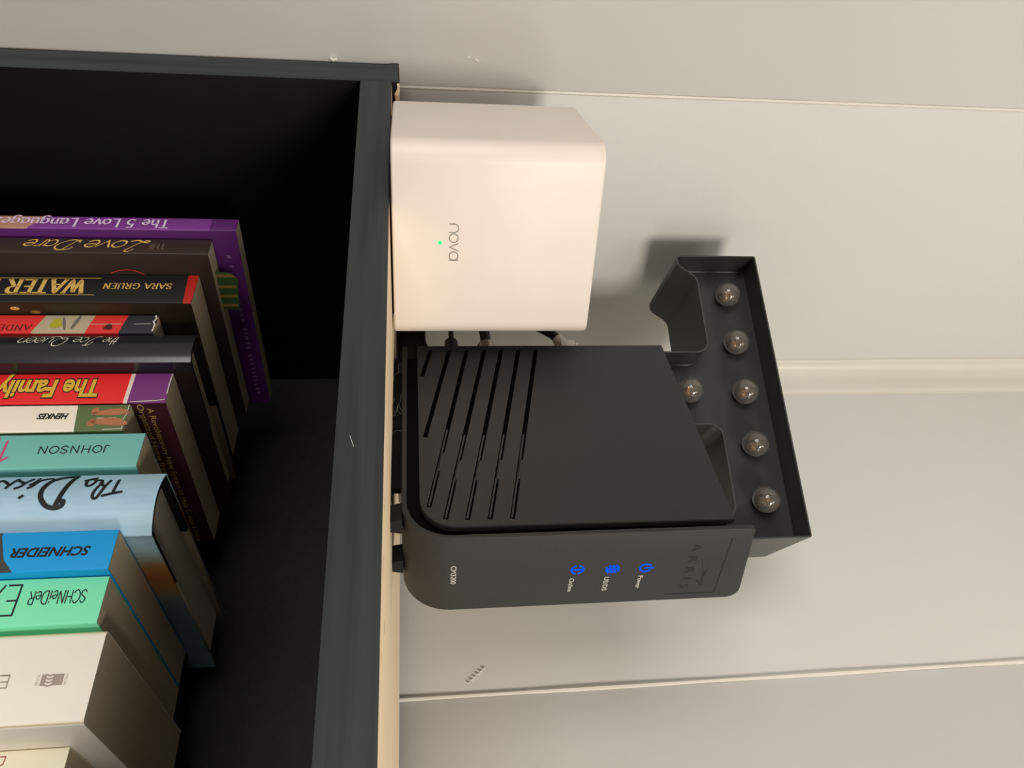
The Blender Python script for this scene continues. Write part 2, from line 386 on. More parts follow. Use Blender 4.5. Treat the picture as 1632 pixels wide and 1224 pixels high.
# chipped corner: bare wood and a loose flake of laminate
link_mesh('chipped_wood', [(17.3, 1.0, ZB + 2.6), (17.3, 1.0, ZB + 4.0), (17.3, 15, ZB + 4.1), (17.3, 13, ZB + 2.0), (17.3, 7, ZB + 1.2), (17.3, 4, ZB + 2.9), (18.2, 1.4, ZB + 2.8), (18.0, 1.4, ZB + 3.9), (18.0, 14, ZB + 3.9), (18.2, 12.4, ZB + 2.2), (18.3, 7, ZB + 1.5), (18.1, 4.2, ZB + 3.0)],
          [(6, 7, 8, 9, 10, 11), (0, 1, 7, 6), (1, 2, 8, 7), (2, 3, 9, 8), (3, 4, 10, 9), (4, 5, 11, 10), (5, 0, 6, 11), (0, 5, 4, 3, 2, 1)], raw_m, sp)
link_mesh('laminate_flake', [(-1.2, -.1, ZB + 3.7), (2.6, -.1, ZB - 6), (2.6, .5, ZB - 6), (.3, .5, ZB + 3.7), (1.5, -.1, ZB - 3), (-.6, -.1, ZB + 1)], [(0, 5, 4, 1, 2, 3)], lam_z, sp)
pen_lines('scratch', [[(245.8, -11.2), (249, -10.2), (250.2, -9.8)]], .16, lambda u, v: (u, -.06, ZB + v), label_m, tb)
knotm = mat('wood_pore', (150, 106, 74), .8)
for x, y, l in ((268, 9, 1.6), (287, 12, 4), (301, 26, 2.4), (236, 8, .8), (240, 9.5, .7), (262, 14, 1.2), (318, 8, 2), (226, 7, .8)):
    disc('wood_pore', x, y, l, .5, lambda u, v: (u, v, ZB + .06), knotm, tb, 8)

# ------------------------------------------------------------------ white mesh router
nv = thing('mesh_router', 'white cube mesh router with green light overhanging the front of the bookcase top', 'router', (113.2, -26.0, 0), 71.6)
NW, ND, NH = 92.0, 87.0, 94.6
bm = prism_bm(round_poly([(0, 0, 9), (NW, 0, 7), (NW, ND, 9), (0, ND, 9)], 7), 1.0, NH, lambda u, v, q: (u, v, q))
es = [e for e in bm.edges if abs(e.verts[0].co.z - e.verts[1].co.z) < .01]
bmesh.ops.bevel(bm, geom=es, offset=1.2, segments=3, affect='EDGES', profile=.5)
from_bm('body', bm, white_m, nv, True)
from_bm('base_pad', prism_bm(round_poly([(6, 6, 8), (NW - 6, 6, 8), (NW - 6, ND - 6, 8), (6, ND - 6, 8)], 4), 0, 1.0, lambda u, v, q: (u, v, q)), rubber_m, nv)
nf = lambda u, v: (u, -.08, v)
circ = lambda cx, cy, r, n=20, a0=0, a1=2 * math.pi: [(cx + r * math.cos(a0 + (a1 - a0) * k / n), cy + r * math.sin(a0 + (a1 - a0) * k / n)) for k in range(n + 1)]
zb = 26.4
pen_lines('logo_lettering', [[(35.6, zb), (35.6, zb + 2.1)] + list(reversed(circ(37.6, zb + 2.1, 2.0, 12, 0, math.pi))) + [(39.6, zb)],
          circ(42.2, zb + 2.0, 2.0), [(44.7, zb + 4.1), (46.5, zb), (48.3, zb + 4.1)], circ(50.8, zb + 2.0, 2.0), [(52.8, zb + 4.1), (52.8, zb)]], .5, nf, grey_ink, nv)
disc('status_light', 44.5, 22.2, .95, .95, nf, green_led, nv, 18)

# ------------------------------------------------------------------ cable modem
md = thing('cable_modem', 'charcoal upright cable modem with three blue lights and diagonal side vents', 'modem', (254.11, 57.05, 0), 78.45)
WM, DM = 45.6, 127.7
outer = [(DM, 4.4), (20, 4.4)] + [(20 - 20 * math.sin(a), 24.4 - 20 * math.cos(a)) for a in [math.pi / 2 * k / 10 for k in range(1, 11)]] + [(0, 138)]
inner = [(DM, 6.6), (20, 6.6)] + [(20 - 17.8 * math.sin(a), 24.4 - 17.8 * math.cos(a)) for a in [math.pi / 2 * k / 10 for k in range(1, 11)]] + [(2.2, 138)]
bm = bmesh.new(); n = len(outer)
OL = [bm.verts.new((0, y, z)) for y, z in outer]; OR = [bm.verts.new((WM, y, z)) for y, z in outer]
IL = [bm.verts.new((0, y, z)) for y, z in inner]; IR = [bm.verts.new((WM, y, z)) for y, z in inner]
for i in range(n - 1):
    for q in ((OL[i], OR[i], OR[i + 1], OL[i + 1]), (IL[i], IL[i + 1], IR[i + 1], IR[i]), (OL[i], OL[i + 1], IL[i + 1], IL[i]), (OR[i], IR[i], IR[i + 1], OR[i + 1])): bm.faces.new(q)
bm.faces.new((OL[0], IL[0], IR[0], OR[0]))
top = round_poly([(0, 138, 0), (0, 147.3, 2.4), (WM, 151.2, 5.5), (WM, 138, 0)], 6)
F = [OL[-1]] + [bm.verts.new((x, 0, z)) for x, z in top[1:-1]] + [OR[-1]]
G = [IL[-1]] + [bm.verts.new((x, 2.2, z)) for x, z in top[1:-1]] + [IR[-1]]
bm.faces.new(F); bm.faces.new(list(reversed(G)))
for i in range(len(F) - 1): bm.faces.new((F[i], G[i], G[i + 1], F[i + 1]))
bmesh.ops.recalc_face_normals(bm, faces=bm.faces)
es = [e for e in bm.edges if len(e.link_faces) == 2 and e.calc_face_angle(0) > math.radians(60)]
bmesh.ops.bevel(bm, geom=es, offset=.5, segments=2, affect='EDGES', profile=.5, clamp_overlap=True)
from_bm('front_band', bm, modem_m, md, True)
core = [(DM - 1, 6.7), (20, 6.7)] + [(20 - 17.7 * math.sin(a), 24.4 - 17.7 * math.cos(a)) for a in [math.pi / 2 * k / 6 for k in range(1, 7)]] + [(2.3, 139.3), (DM - 1, 139.8)]
from_bm('chassis', prism_bm(core, 7.5, WM - 7.5, lambda u, v, q: (q, u, v)), modem_d, md)
pan = round_poly([(DM, 11.8, 0), (6.4, 11.8, 15), (5.6, 140.0, 0), (DM, 141.2, 0)], 8)
SL = [((125.0, 18.6), (102.4, 13.9)), ((125.0, 28.2), (58.4, 14.6)), ((125.0, 37.1), (16.8, 15.4)), ((125.0, 46.2), (10.0, 21.8)),
      ((125.0, 54.9), (9.4, 30.4)), ((125.0, 63.9), (9.4, 39.4)), ((125.0, 73.0), (9.3, 48.4))]
holes = []
for (a0, b0), (a1, b1) in SL:
    d = Vector((a1 - a0, b1 - b0)).normalized(); q = Vector((-d.y, d.x)) * 1.05
    holes.append([(a0 + q.x, b0 + q.y), (a1 + q.x, b1 + q.y), (a1 - q.x, b1 - q.y), (a0 - q.x, b0 - q.y)])
bm = fill_bm([pan] + holes, 0, 3.2, lambda u, v, q: (q, u, v))
from_bm('side_panel', bm, modem_m, md)
from_bm('side_panel', prism_bm(pan, WM - 3.2, WM, lambda u, v, q: (q, u, v)), modem_m, md)
bm = bmesh.new()
for (a0, b0), (a1, b1) in SL[2:]:                       # ribs seen inside the lower ends of the slots
    for f0, f1, o0, o1 in ((.56, .985, -.1, .62), (.70, .80, -.95, .62)):
        p = Vector((a0, b0)).lerp(Vector((a1, b1)), f0); r = Vector((a0, b0)).lerp(Vector((a1, b1)), f1)
        d = (r - p).normalized(); q = Vector((d.y, -d.x)) * -1
        if q.y < 0: q = -q
        ring = (p - q * o1, r - q * o1, r - q * o0, p - q * o0)
        vs = [bm.verts.new((1.0, *c)) for c in ring]; v2 = [bm.verts.new((4.0, *c)) for c in ring]
        bm.faces.new(vs)
        for k in range(4): bm.faces.new((vs[k], v2[k], v2[(k + 1) % 4], vs[(k + 1) % 4]))
from_bm('vent_rib', bm, rib_m, md)
box('rear_panel', (3.2, DM - 1.4, 11.9), (WM - 3.2, DM - .1, 140.2), modem_d, md)
box('shade_strip', (2.5, 30, .3), (5.5, 121, 4.5), modem_d, md)  # black strip added to stand in for the shadow under the modem
for x0, y0 in ((1.5, 12), (29, 14), (2, 108), (35, 108)):
    bm = bmesh.new(); add_box(bm, (x0, y0, 0), (x0 + 8.5, y0 + 9, 4.6))
    for v in bm.verts:
        if v.co.z < 1: v.co.x += 1.2 if v.co.x < x0 + 3 else -1.2
    from_bm('foot', bm, rubber_m, md)
mf = lambda u, v: (u, -.1, v)
face_text('model_lettering', 'CM3200', 16.4, 27.8, 23.9, 2.3, mf, label_m, md)
face_text('light_lettering', 'Online', 27.4, 36.2, 73.3, 2.1, mf, label_m, md)
face_text('light_lettering', 'US/DS', 27.4, 36.6, 88.2, 2.1, mf, label_m, md)
face_text('light_lettering', 'Power', 27.6, 36.0, 102.8, 2.1, mf, label_m, md)
# blue symbols
cx, cy = 21.9, 75.9
pen_lines('online_light', [circ(cx, cy, 2.5, 10, math.radians(25), math.radians(155)), circ(cx, cy, 2.5, 10, math.radians(205), math.radians(335)), [(cx, cy - 2.1), (cx, cy + 2.1)],
          [(cx - 2.6, cy + .9), (cx - 2.0, cy + .9)], [(cx - 2.6, cy - .9), (cx - 2.0, cy - .9)], [(cx + 2.6, cy + .9), (cx + 2.0, cy + .9)], [(cx + 2.6, cy - .9), (cx + 2.0, cy - .9)]], .85, mf, blue_led, md)
cx, cy = 22.4, 90.8
wv = lambda o: [(cx - 2.3 + 4.6 * k / 12, cy + o + .55 * math.sin(k / 12 * 2 * math.pi)) for k in range(13)]
pen_lines('transfer_light', [wv(1.5), wv(-.0), wv(-1.5), [(cx - 1.2, cy + 2.4), (cx + 1.2, cy + 2.6)], [(cx - 1.2, cy - 2.5), (cx + 1.2, cy - 2.4)]], .95, mf, blue_led, md)
cx, cy = 22.4, 105.0
pen_lines('power_light', [circ(cx, cy, 2.4, 16, math.radians(125), math.radians(415)), [(cx, cy), (cx, cy + 3.3)]], .9, mf, blue_led, md)
face_text('logo_lettering', 'ARRIS', 8.4, 37.6, 122.7, 3.9, mf, deb_m, md, space=1.75)
bm = bmesh.new()
for P in ([(14.4, 127.6), (29.5, 131.2), (29.5, 132.0)], [(23, 132.7), (31, 130.9), (37, 132.4), (30.5, 132.0)], [(31.3, 129.0), (33.5, 129.3), (37, 132.4), (34.6, 131.6)]):
    bm.faces.new([bm.verts.new(mf(*q)) for q in P])
from_bm('logo_arrow', bm, deb_m, md)
pen_lines('logo_border', [[(5.4, 138.6), (41.5, 139.2), (41.3, 117.0)]], .5, mf, deb_m, md)

# ------------------------------------------------------------------ marquee letter
lt = thing('marquee_letter', 'black metal marquee letter T with clear globe bulbs standing in the wall corner', 'marquee letter', (29.28, 104.99, 0), 17.686)
LD = 63.0; HT = 231.7
half = [(0, HT, 1.2), (0, 178.2, 2.5), (7.5, 178.2, 6), (16.4, 189.5, 9), (68.0, 189.3, 7), (68.0, 17.0, 9), (42.0, 17.0, 1.5), (42.0, 0, .8)]
CXL = 183.6
outl = round_poly(half + [(CXL - x, z, r) for x, z, r in reversed(half)], 5)
inl = offset_poly(outl, .9)
bm = bmesh.new(); n = len(outl)
fo = [bm.verts.new((u, 0, v)) for u, v in outl]; fi = [bm.verts.new((u, 0, v)) for u, v in inl]
bo = [bm.verts.new((u, LD, v)) for u, v in outl]; bi = [bm.verts.new((u, LD - .8, v)) for u, v in inl]
for i in range(n):
    j = (i + 1) % n
    f = bm.faces.new((fo[i], fo[j], fi[j], fi[i])); f.material_index = 1
    bm.faces.new((fo[i], bo[i], bo[j], fo[j])); bm.faces.new((fi[i], fi[j], bi[j], bi[i])); bm.faces.new((bo[i], bi[i], bi[j], bo[j]))
from_bm('side_wall', bm, [metal_blk, edge_blk], lt, True)
ins = offset_poly(outl, .95)
from_bm('face_panel', fill_bm([ins], 19.0, 20.0, lambda u, v, q: (u, q, v)), metal_blk, lt)
from_bm('back_panel', fill_bm([ins], LD - 1.2, LD - .2, lambda u, v, q: (u, q, v)), metal_blk, lt)
# thin seam line where wall and panel meet
bm = bmesh.new(); s1 = offset_poly(outl, 1.3); s0 = offset_poly(outl, .9)
for i in range(n):
    j = (i + 1) % n
    a = [bm.verts.new((*(s0[k][0],), 18.5, s0[k][1])) for k in (i, j)]; b = [bm.verts.new((s1[k][0], 18.9, s1[k][1])) for k in (j, i)]
    bm.faces.new(a + b)
from_bm('panel_seam', bm, edge_blk, lt)
bulbs = [(22.5, 213.5), (56.8, 213.5), (90.6, 213.4), (124.6, 213.6), (158.8, 213.8), (89.3, 178.0), (91.8, 141), (91.8, 105), (91.8, 68), (91.8, 32)]
def ball_bm(bm, c, r, flip=False, seg=20, rings=12):
    res = bmesh.ops.create_uvsphere(bm, u_segments=seg, v_segments=rings, radius=r)
    for v in res['verts']: v.co += Vector(c)
    if flip:
        bmesh.ops.reverse_faces(bm, faces=list({f for v in res['verts'] for f in v.link_faces}))
proto = None
def make_bulb():
    bm = bmesh.new(); ball_bm(bm, (0, 10.5 - 19, 0), 8.0); ball_bm(bm, (0, 10.5 - 19, 0), 7.5, True)
    b = from_bm('bulb', bm, glass_m, lt, True, recalc=False)
    bm = bmesh.new(); tube_bm(bm, [(0, 0, 0), (0, -2.6, 0)], [5.6, 5.0], 16); s = from_bm('socket', bm, socket_m, b, True)
    bm = bmesh.new()
    tube_bm(bm, [(0, -2.6, 0), (0, -5.2, 0), (0, -6.4, 0)], [3.4, 2.6, 1.2], 10)
    tube_bm(bm, smooth_pts([(-1.0, -6, 0), (-2.2, -9, .6), (-.8, -10.6, -.4), (.8, -9.6, .5), (2.2, -9.4, -.3), (1.0, -6, 0)], 4), .38, 6)
    f = from_bm('filament', bm, brass_m, b, True)
    return b
for k, (x, z) in enumerate(bulbs):
    if proto is None: proto = make_bulb(); b = proto
    else:
        b = proto.copy(); C.objects.link(b); b.parent = lt
        for ch in list(proto.children):
            c = ch.copy(); C.objects.link(c); c.parent = b
    b.location = Vector((x, 19.0, z)) * MM
    b.rotation_euler = (0, random.uniform(0, 6.28), 0)

# ------------------------------------------------------------------ cables between modem, router and wall
ca, sa = math.cos(math.radians(78.45)), math.sin(math.radians(78.45))
def MW(x, y, z): return (254.11 + x * ca - y * sa, 57.05 + x * sa + y * ca, z)     # modem frame -> shelf frame
def cable(name, label, pts, r, plugs, cat='cable'):
    t = thing(name, label, cat, (0, 0, 0))
    tube('sheath', pts, r, cable_m, t, 10, 6)
    for nm, a, b, r0, r1, m in plugs: tube(nm, [a, tuple((Vector(a) + Vector(b)) / 2), b], [r0, (r0 + r1) / 2, r1], m, t, 14)
    return t
cable('power_cable', 'thin black power cable with ribbed boot, lowest plug behind the modem',
      [MW(15, 146, 30.6), MW(15, 172, 30.4), (78, 114, 26), (60, 110, 7), (38, 118, 2.2), (28, 160, 2.2), (30, 224, 2.2), (32, 240, 3.2), (32.5, 247, -1), (32.5, 248.4, -14), (32.5, 248.4, -120)], 1.5,
      [('boot', MW(15, 128, 30.7), MW(15, 152, 30.5), 4.4, 3.6, cable_m)])
cable('coaxial_cable', 'thick black coaxial cable with nickel screw connector behind the modem',
      [MW(16, 146, 49.6), MW(16, 168, 49.2), (78, 118, 42), (58, 116, 14), (44, 124, 3.6), (36, 165, 3.5), (39, 224, 3.5), (41, 240, 4.6), (41.5, 248.6, -1), (41.5, 249.4, -14), (41.5, 249.4, -120)], 2.9,
      [('connector', MW(16, 128, 49.4), MW(16, 150, 49.6), 4.7, 4.7, nickel_m)])
et = cable('ethernet_cable', 'black network cable with pale grey plug, topmost plug behind the modem',
      [MW(16, 154, 91.8), MW(16, 162, 88), (88, 107, 76), (80, 104, 58), (84, 95, 36), (92, 84, 25), (90.5, 79.5, 24)], 2.7,
      [('strain_relief', MW(16, 147, 94.2), MW(16, 156, 91.0), 4.2, 3.2, plugw_m)])
bm = bmesh.new(); add_box(bm, (11.5, 128, 91), (20.5, 149, 98.6)); bmesh.ops.recalc_face_normals(bm, faces=bm.faces)
for v in bm.verts: v.co = Vector(MW(*v.co))
from_bm('plug', bm, plugw_m, et)
link_mesh('plug_latch', [MW(*q) for q in ((14, 130, 98.4), (18, 130, 98.4), (14, 150, 101.5), (18, 150, 101.5), (14, 150, 100.4), (18, 150, 100.4), (14, 130, 97.4), (18, 130, 97.4))],
          [(0, 1, 3, 2), (2, 3, 5, 4), (4, 5, 7, 6), (0, 2, 4, 6), (1, 7, 5, 3), (0, 6, 7, 1)], plugw_m, et)
# fluff on the board beside the modem
bm = bmesh.new()
for k in range(11):
    y = random.uniform(55, 125); x = random.uniform(-2, 4); p = [Vector(MW(x, y, .3))]
    for j in range(4): p.append(p[-1] + Vector((random.uniform(-5, 5), random.uniform(-3, 3), random.uniform(-.6, 2.2))))
    for q in p: q.z = max(q.z, .2)
    tube_bm(bm, smooth_pts(p, 4), .05, 4)
fl = from_bm('dust_fluff', bm, fluff_m); fl.location.z = H0
fl['kind'] = 'stuff'; fl['label'] = 'grey dust fluff lying on the board under the modem'; fl['category'] = 'dust'

# ------------------------------------------------------------------ books
ZS = -310.0
def ink(name, rgb, rough=.45): return mat(name, rgb, rough, .4)
gold = ink('gold_ink', (222, 180, 98)); cream = ink('cream_ink', (236, 226, 200)); black = ink('black_ink', (22, 26, 28)); dimlil = ink('dim_lilac_ink', (196, 158, 206)); lilac = ink('lilac_ink', (226, 200, 226))
def book(name, label, x, y, rot, h): return thing(name, label, 'book', (x, y, ZS), -rot, 'books in the row on the shelf')
def plan_path(t, D, r, bulge=0.0):
    p = [(0, D)]
    if bulge:
        p += [(0, 9), (.3, 6.5), (.2, 4)]
        for k in range(13):
            a = k / 12; p.append((t * a, 3.2 - bulge * math.sin(math.pi * a) ** .8 + (0 if 0 < k < 12 else 0)))
        p += [(t - .2, 4), (t - .3, 6.5), (t, 9)]
    else:
        for k in range(5):
            a = math.pi / 2 * k / 4; p.append((r - r * math.cos(a), r - r * math.sin(a)))
        for k in range(5):
            a = math.pi / 2 * k / 4; p.append((t - r + r * math.sin(a), r - r * math.cos(a)))
    p.append((t, D)); return p
def open_offset(p, d):
    out = []
    for i in range(len(p)):
        a = Vector(p[max(i - 1, 0)]); b = Vector(p[min(i + 1, len(p) - 1)]); e = (b - a).normalized(); q = Vector(p[i]) + Vector((-e.y, e.x)) * d
        out.append((q.x, q.y))
    return out
def wrap(name, parent, path, z0, z1, th, bands, t, mats):
    """cover sheet bent round the spine. bands: (zL, zR, spine, right, left) from the top down; zL/zR = lower limit of the band"""
    inn = open_offset(path, th); n = len(path); V = []; F = []; MI = []
    def zlev(b, x): f = min(1, max(0, x / t)); return b[0] + (b[1] - b[0]) * f
    lv = [(z1, z1)] + [(b[0], b[1]) for b in bands]
    lv[-1] = (z0, z0)
    for l in lv: V += [(x, y, zlev(l, x)) for x, y in path]
    o = len(V); V += [(x, y, z1) for x, y in inn] + [(x, y, z0) for x, y in inn]
    for k, b in enumerate(bands):
        for i in range(n - 1):
            F.append((k * n + i, k * n + i + 1, (k + 1) * n + i + 1, (k + 1) * n + i))
            MI.append(b[2] if 0 < i < n - 2 else (b[4] if i == 0 else b[3]))
    L = len(lv) - 1
    for i in range(n - 1):
        F.append((i, o + i, o + i + 1, i + 1)); MI.append(bands[0][2] if 0 < i < n - 2 else (bands[0][4] if i == 0 else bands[0][3]))
        F.append((L * n + i, L * n + i + 1, o + n + i + 1, o + n + i)); MI.append(bands[-1][2])
        F.append((o + i, o + n + i, o + n + i + 1, o + i + 1)); MI.append(bands[-1][3])
    for i in (0, n - 1):
        F.append((i, L * n + i, o + n + i, o + i)); MI.append(bands[-1][3])
    ob = link_mesh(name, V, F, mats, parent, MI)
    for p in ob.data.polygons: p.use_smooth = True
    ob.data.set_sharp_from_angle(angle=math.radians(50))
    return ob
def paperback(name, label, x, y, rot, t, D, ztop, bands, mats, r=.7, pm=None):
    h = ztop - ZS; b = book(name, label, x, y, rot, h)
    wrap('cover', b, plan_path(t, D, r), 0, h, .38, [(q[0] - ZS if q[0] > -300 else 0, q[1] - ZS if q[1] > -300 else 0, *q[2:]) for q in bands], t, mats)
    box('pages', (.42, .5, .6), (t - .42, D - .8, h - .04), pm or page_m, b)
    return b
E_ = -400
SP = lambda s, t: (t, -.12, -s - ZS)                        # spine print: u runs down the spine, v across it
def CV(t, off=.12): return lambda u, v: (t + off, u, v - ZS)  # print on the right-hand cover: u into the shelf

# 1 purple
pur = ink('purple_cover', (92, 35, 106)); pur2 = ink('lighter_purple_cover', (124, 58, 140)); tan = ink('tan_picture', (178, 132, 112))
b = paperback('book', 'thin purple paperback at the left end of the row', 59.38, 58.0, 4.8, 10.75, 130, -81.35,
              [(-94.7, -94.7, 0, 0, 0), (-176, -183, 1, 0, 0), (E_, E_, 2, 0, 0)], [pur, pur2, tan])
pen_text('title_lettering', 'The 5 Love Languages', 115.5, 200, 2.2, 7.2, SP, lilac, b, pen=.16, serif=True, thin=.35, sp=.12)
face_text('cover_lettering', '# 1  NEW YORK TIMES BESTSELLER', 15.5, 122, -88.4, 2.1, CV(10.75), dimlil, b, space=1.9)
# 2 dark brown
brn = ink('dark_brown_cover', (52, 38, 33)); redr = ink('red_ring', (190, 60, 50)); thd = ink('dull_brown_ink', (112, 92, 74))
b = paperback('book', 'dark brown paperback with gold script title and a striped bookmark in it', 72.32, 61.56, 4.2, 12.74, 122, -93.66, [(E_, E_, 0, 0, 0)], [brn])
pen_text('title_lettering', '\u0141ove', 125.5, 153, 2.0, 9.2, SP, gold, b, pen=.115, nib=.7, thin=.3, sp=-.02, shear=.35)
pen_text('title_lettering', '\u0110are', 157.5, 182, 2.0, 8.4, SP, gold, b, pen=.115, nib=.7, thin=.3, sp=-.02, shear=.35)
pen_text('title_lettering', 'THE', 115.4, 124.4, 4.6, 4.4, SP, thd, b, pen=.14, serif=True, thin=.35)
pen_lines('cover_ring', [[(13.2, -127.5), (11.2, -130.5), (10.2, -134.5), (10.6, -139), (12.4, -143.5)]], .55, CV(12.74), redr, b, True)
bkg = ink('bookmark_green', (60, 92, 50)); bkt = ink('bookmark_tan', (158, 118, 62))
bmk = link_mesh('bookmark', [(7, 14.5, 210), (7, 16.5, 224.2), (7, 20.4, 227), (7, 41, 224.6), (7, 41, 210), (7.4, 14.5, 210), (7.4, 16.5, 224.2), (7.4, 20.4, 227), (7.4, 41, 224.6), (7.4, 41, 210)],
      [(0, 1, 2, 3, 4), (9, 8, 7, 6, 5), (0, 5, 6, 1), (1, 6, 7, 2), (2, 7, 8, 3), (3, 8, 9, 4), (4, 9, 5, 0)], bkg, b)
for y in (16.8, 24.2, 30.6, 37):
    patch('stripe', [(y, 216), (y + 2.0, 216), (y + 2.0, 226.6 - (y - 20) * .11 - .4), (y, 226.6 - max(0, (y - 20)) * .11 - (2.4 if y < 20 else .4))], lambda u, v: (7.52, u, v), bkt, bmk)
# 3 black, gold capitals, red top
blk = ink('black_cover', (27, 25, 23)); oli = mat('olive_art_cover', (46, 38, 22), .4, .4, var=.5, scale=22); redb = ink('red_band', (186, 30, 24)); glow = ink('yellow_lantern', (206, 162, 92)); glow2 = ink('dim_lantern', (140, 104, 46))
b = paperback('book', 'black paperback with serif gold capitals and a red band at the top of its spine', 86.39, 73.37, 4.4, 22.6, 122, -100.28,
              [(-105.4, -104.2, 1, 2, 0), (E_, E_, 0, 2, 0)], [blk, redb, oli])
pen_text('author_lettering', 'SARA GRUEN', 112, 144.6, 7.6, 4.3, SP, gold, b, pen=.16, serif=True, thin=.3, sp=.16)
pen_text('title_lettering', 'WATER F', 154, 199.5, 5.2, 10.2, SP, gold, b, pen=.2, serif=True, thin=.22, sp=.12)
pen_lines('title_rule', [[(147.4, 3.6), (215, 3.9)], [(147.4, 16.9), (215, 16.7)]], .35, SP, gold, b)
disc('lantern_spot', 3.9, -183.5, 1.1, 2.2, CV(22.6), glow, b); disc('lantern_spot', 6.2, -174.6, 1.1, 2.2, CV(22.6), glow2, b)
# 4 red and cream
red4 = ink('coral_red_cover', (226, 52, 48)); crm4 = ink('cream_cover', (186, 170, 140)); navy = ink('dark_navy_cover', (48, 47, 56)); eyeg = ink('yellow_green_paint', (176, 170, 40)); eyed = ink('grey_pencil', (112, 104, 92))
b = paperback('book', 'small red and cream paperback with a scuffed dark top, lower than its neighbours', 110.68, 78.59, 4.2, 13.18, 106, -116.97,
              [(-131.0, -133.0, 2, 2, 2), (-146.5, -148.5, 0, 0, 0), (-169.5, -173.0, 1, 0, 0), (E_, E_, 0, 0, 0)], [red4, crm4, navy])
pen_text('author_lettering', 'ANDE', 174.0, 188.4, 7.6, 3.8, SP, ink('dark_red_ink', (88, 28, 30)), b, pen=.15, serif=True, thin=.35, sp=.2)
disc('picture_patch', 163.2, 6.6, 2.6, 3.6, SP, eyeg, b, 14, jag=.15); disc('picture_patch', 159.6, 6.5, .7, 5.2, SP, eyed, b, 12, .3); disc('picture_patch', 154.3, 5.5, .9, 5.5, SP, eyed, b, 12, -.2)
disc('picture_patch', 138.5, 9.2, 2.0, 2.2, SP, ink('dark_red_picture', (78, 30, 32)), b, 12, jag=.2)
wearm = ink('white_wear', (214, 206, 190), .8)
pen_lines('spine_crease', [[(119, 6.7), (127, 7.0)], [(133, 6.9), (147, 7.0)]], .28, SP, wearm, b)
pen_lines('worn_corner', [[(118, .6), (117.3, 3), (118.2, 5), (117.2, 7.5), (117.4, 12)]], .8, SP, wearm, b)

# hardcovers: board case, dust jacket, lower page block
def hardcover(name, label, x, y, rot, t, D, ztop, bulge, jm, case_m, board_m, quarter, jbands, pm, left_quarter=None):
    h = ztop - ZS; b = book(name, label, x, y, rot, h)
    th = 2.1; o = .45
    P = plan_path(t, D, .7, bulge)
    wrap('dust_jacket', b, P, 0, h, .3, [(q[0] - ZS if q[0] > -300 else 0, q[1] - ZS if q[1] > -300 else 0, *q[2:]) for q in jbands], t, jm)
    cp = open_offset(P, o); cp = [(min(max(a, o), t - o), bb) for a, bb in cp]
    q0 = quarter; cloth = [c for c in cp if c[1] < q0 - 1]; cloth = [(o, q0)] + cloth + [(t - o, q0)]
    wrap('cloth_spine', b, cloth, .3, h - .3, th, [(0, 0, 0, 0, 0)], t, [case_m])
    box('board', (o, q0, .3), (o + th, D - .4, h - .35), board_m, b, .25)
    box('board', (t - o - th, q0, .3), (t - o, D - .4, h - .35), board_m, b, .25)
    # page block with a rounded back
    bl = [(o + th + .1, D - 4), (o + th + .1, 8)] + [(o + th + .1 + (t - 2 * o - 2 * th - .2) * k / 8, 7 - (bulge - .5) * math.sin(math.pi * k / 8)) for k in range(9)] + [(t - o - th - .1, 8), (t - o - th - .1, D - 4)]
    from_bm('pages', prism_bm(bl, 4, h - 3.4, lambda u, v, q: (u, v, q)), pm, b)
    return b
# 5 black jacket
jk5 = mat('glossy_black_jacket', (34, 36, 39), .22, .5, var=.06, scale=30); jk5b = mat('dark_red_black_jacket', (38, 26, 23), .35, .5, var=.3, scale=14); tanb = ink('tan_board', (136, 116, 92), .7); bcl = ink('black_book_cloth', (16, 15, 15), .7)
b5 = hardcover('book', 'black glossy hardcover with thin white script title and rounded spine', 125.2, 74.91, 3.7, 18.8, 117, -95.6, 2.6, [jk5, jk5b], bcl, tanb, 52, [(E_, E_, 0, 1, 0)], page_m)
def bulge_fn(t, bulge): return lambda s, v: (v, 3.2 - bulge * max(0, math.sin(math.pi * min(1, max(0, v / t)))) ** .8 - .16, -s - ZS)
S5 = bulge_fn(18.8, 2.6)
pen_text('title_lettering', 'the', 130.2, 137.0, 3.2, 6.2, S5, cream, b5, pen=.075, nib=.7, thin=.3, sp=-.02, shear=.3)
pen_text('title_lettering', '\u012cce', 140.4, 150.2, 3.0, 6.6, S5, cream, b5, pen=.075, nib=.7, thin=.3, sp=-.02, shear=.3)
pen_text('title_lettering', '\u00d8ueen', 153.0, 175.0, 3.2, 6.8, S5, cream, b5, pen=.075, nib=.7, thin=.3, sp=-.02, shear=.3)
# 6 red and purple
red6 = ink('bright_red_cover', (236, 40, 40)); pur6 = ink('violet_band', (122, 52, 122)); wht6 = ink('white_rule', (236, 214, 200)); mar = ink('maroon_cover', (70, 28, 34)); yel = ink('golden_yellow_ink', (226, 180, 62)); dko = ink('dark_outline_ink', (58, 34, 28))
b = paperback('book', 'red paperback with a purple spine top, yellow title and maroon front cover', 145.06, 83.35, 3.8, 19.25, 119, -104.55,
              [(-121.6, -121.4, 1, 2, 1), (-123.4, -123.2, 3, 2, 3), (E_, E_, 0, 2, 0)], [red6, pur6, mar, wht6])
S2 = lambda s, t: (t, -.2, -s - ZS)
face_text('title_outline', 'The Family', 135.2, 181, 4.3, 11.6, SP, dko, b, bold=.062, space=.96)
face_text('title_lettering', 'The Family', 135.6, 180.6, 4.6, 11.0, S2, yel, b, bold=.03, space=.98)
face_text('cover_lettering', 'A Revolutionary New System to Help Create a Value', 4, 117, -113.6, 2.9, CV(19.25), gold, b)
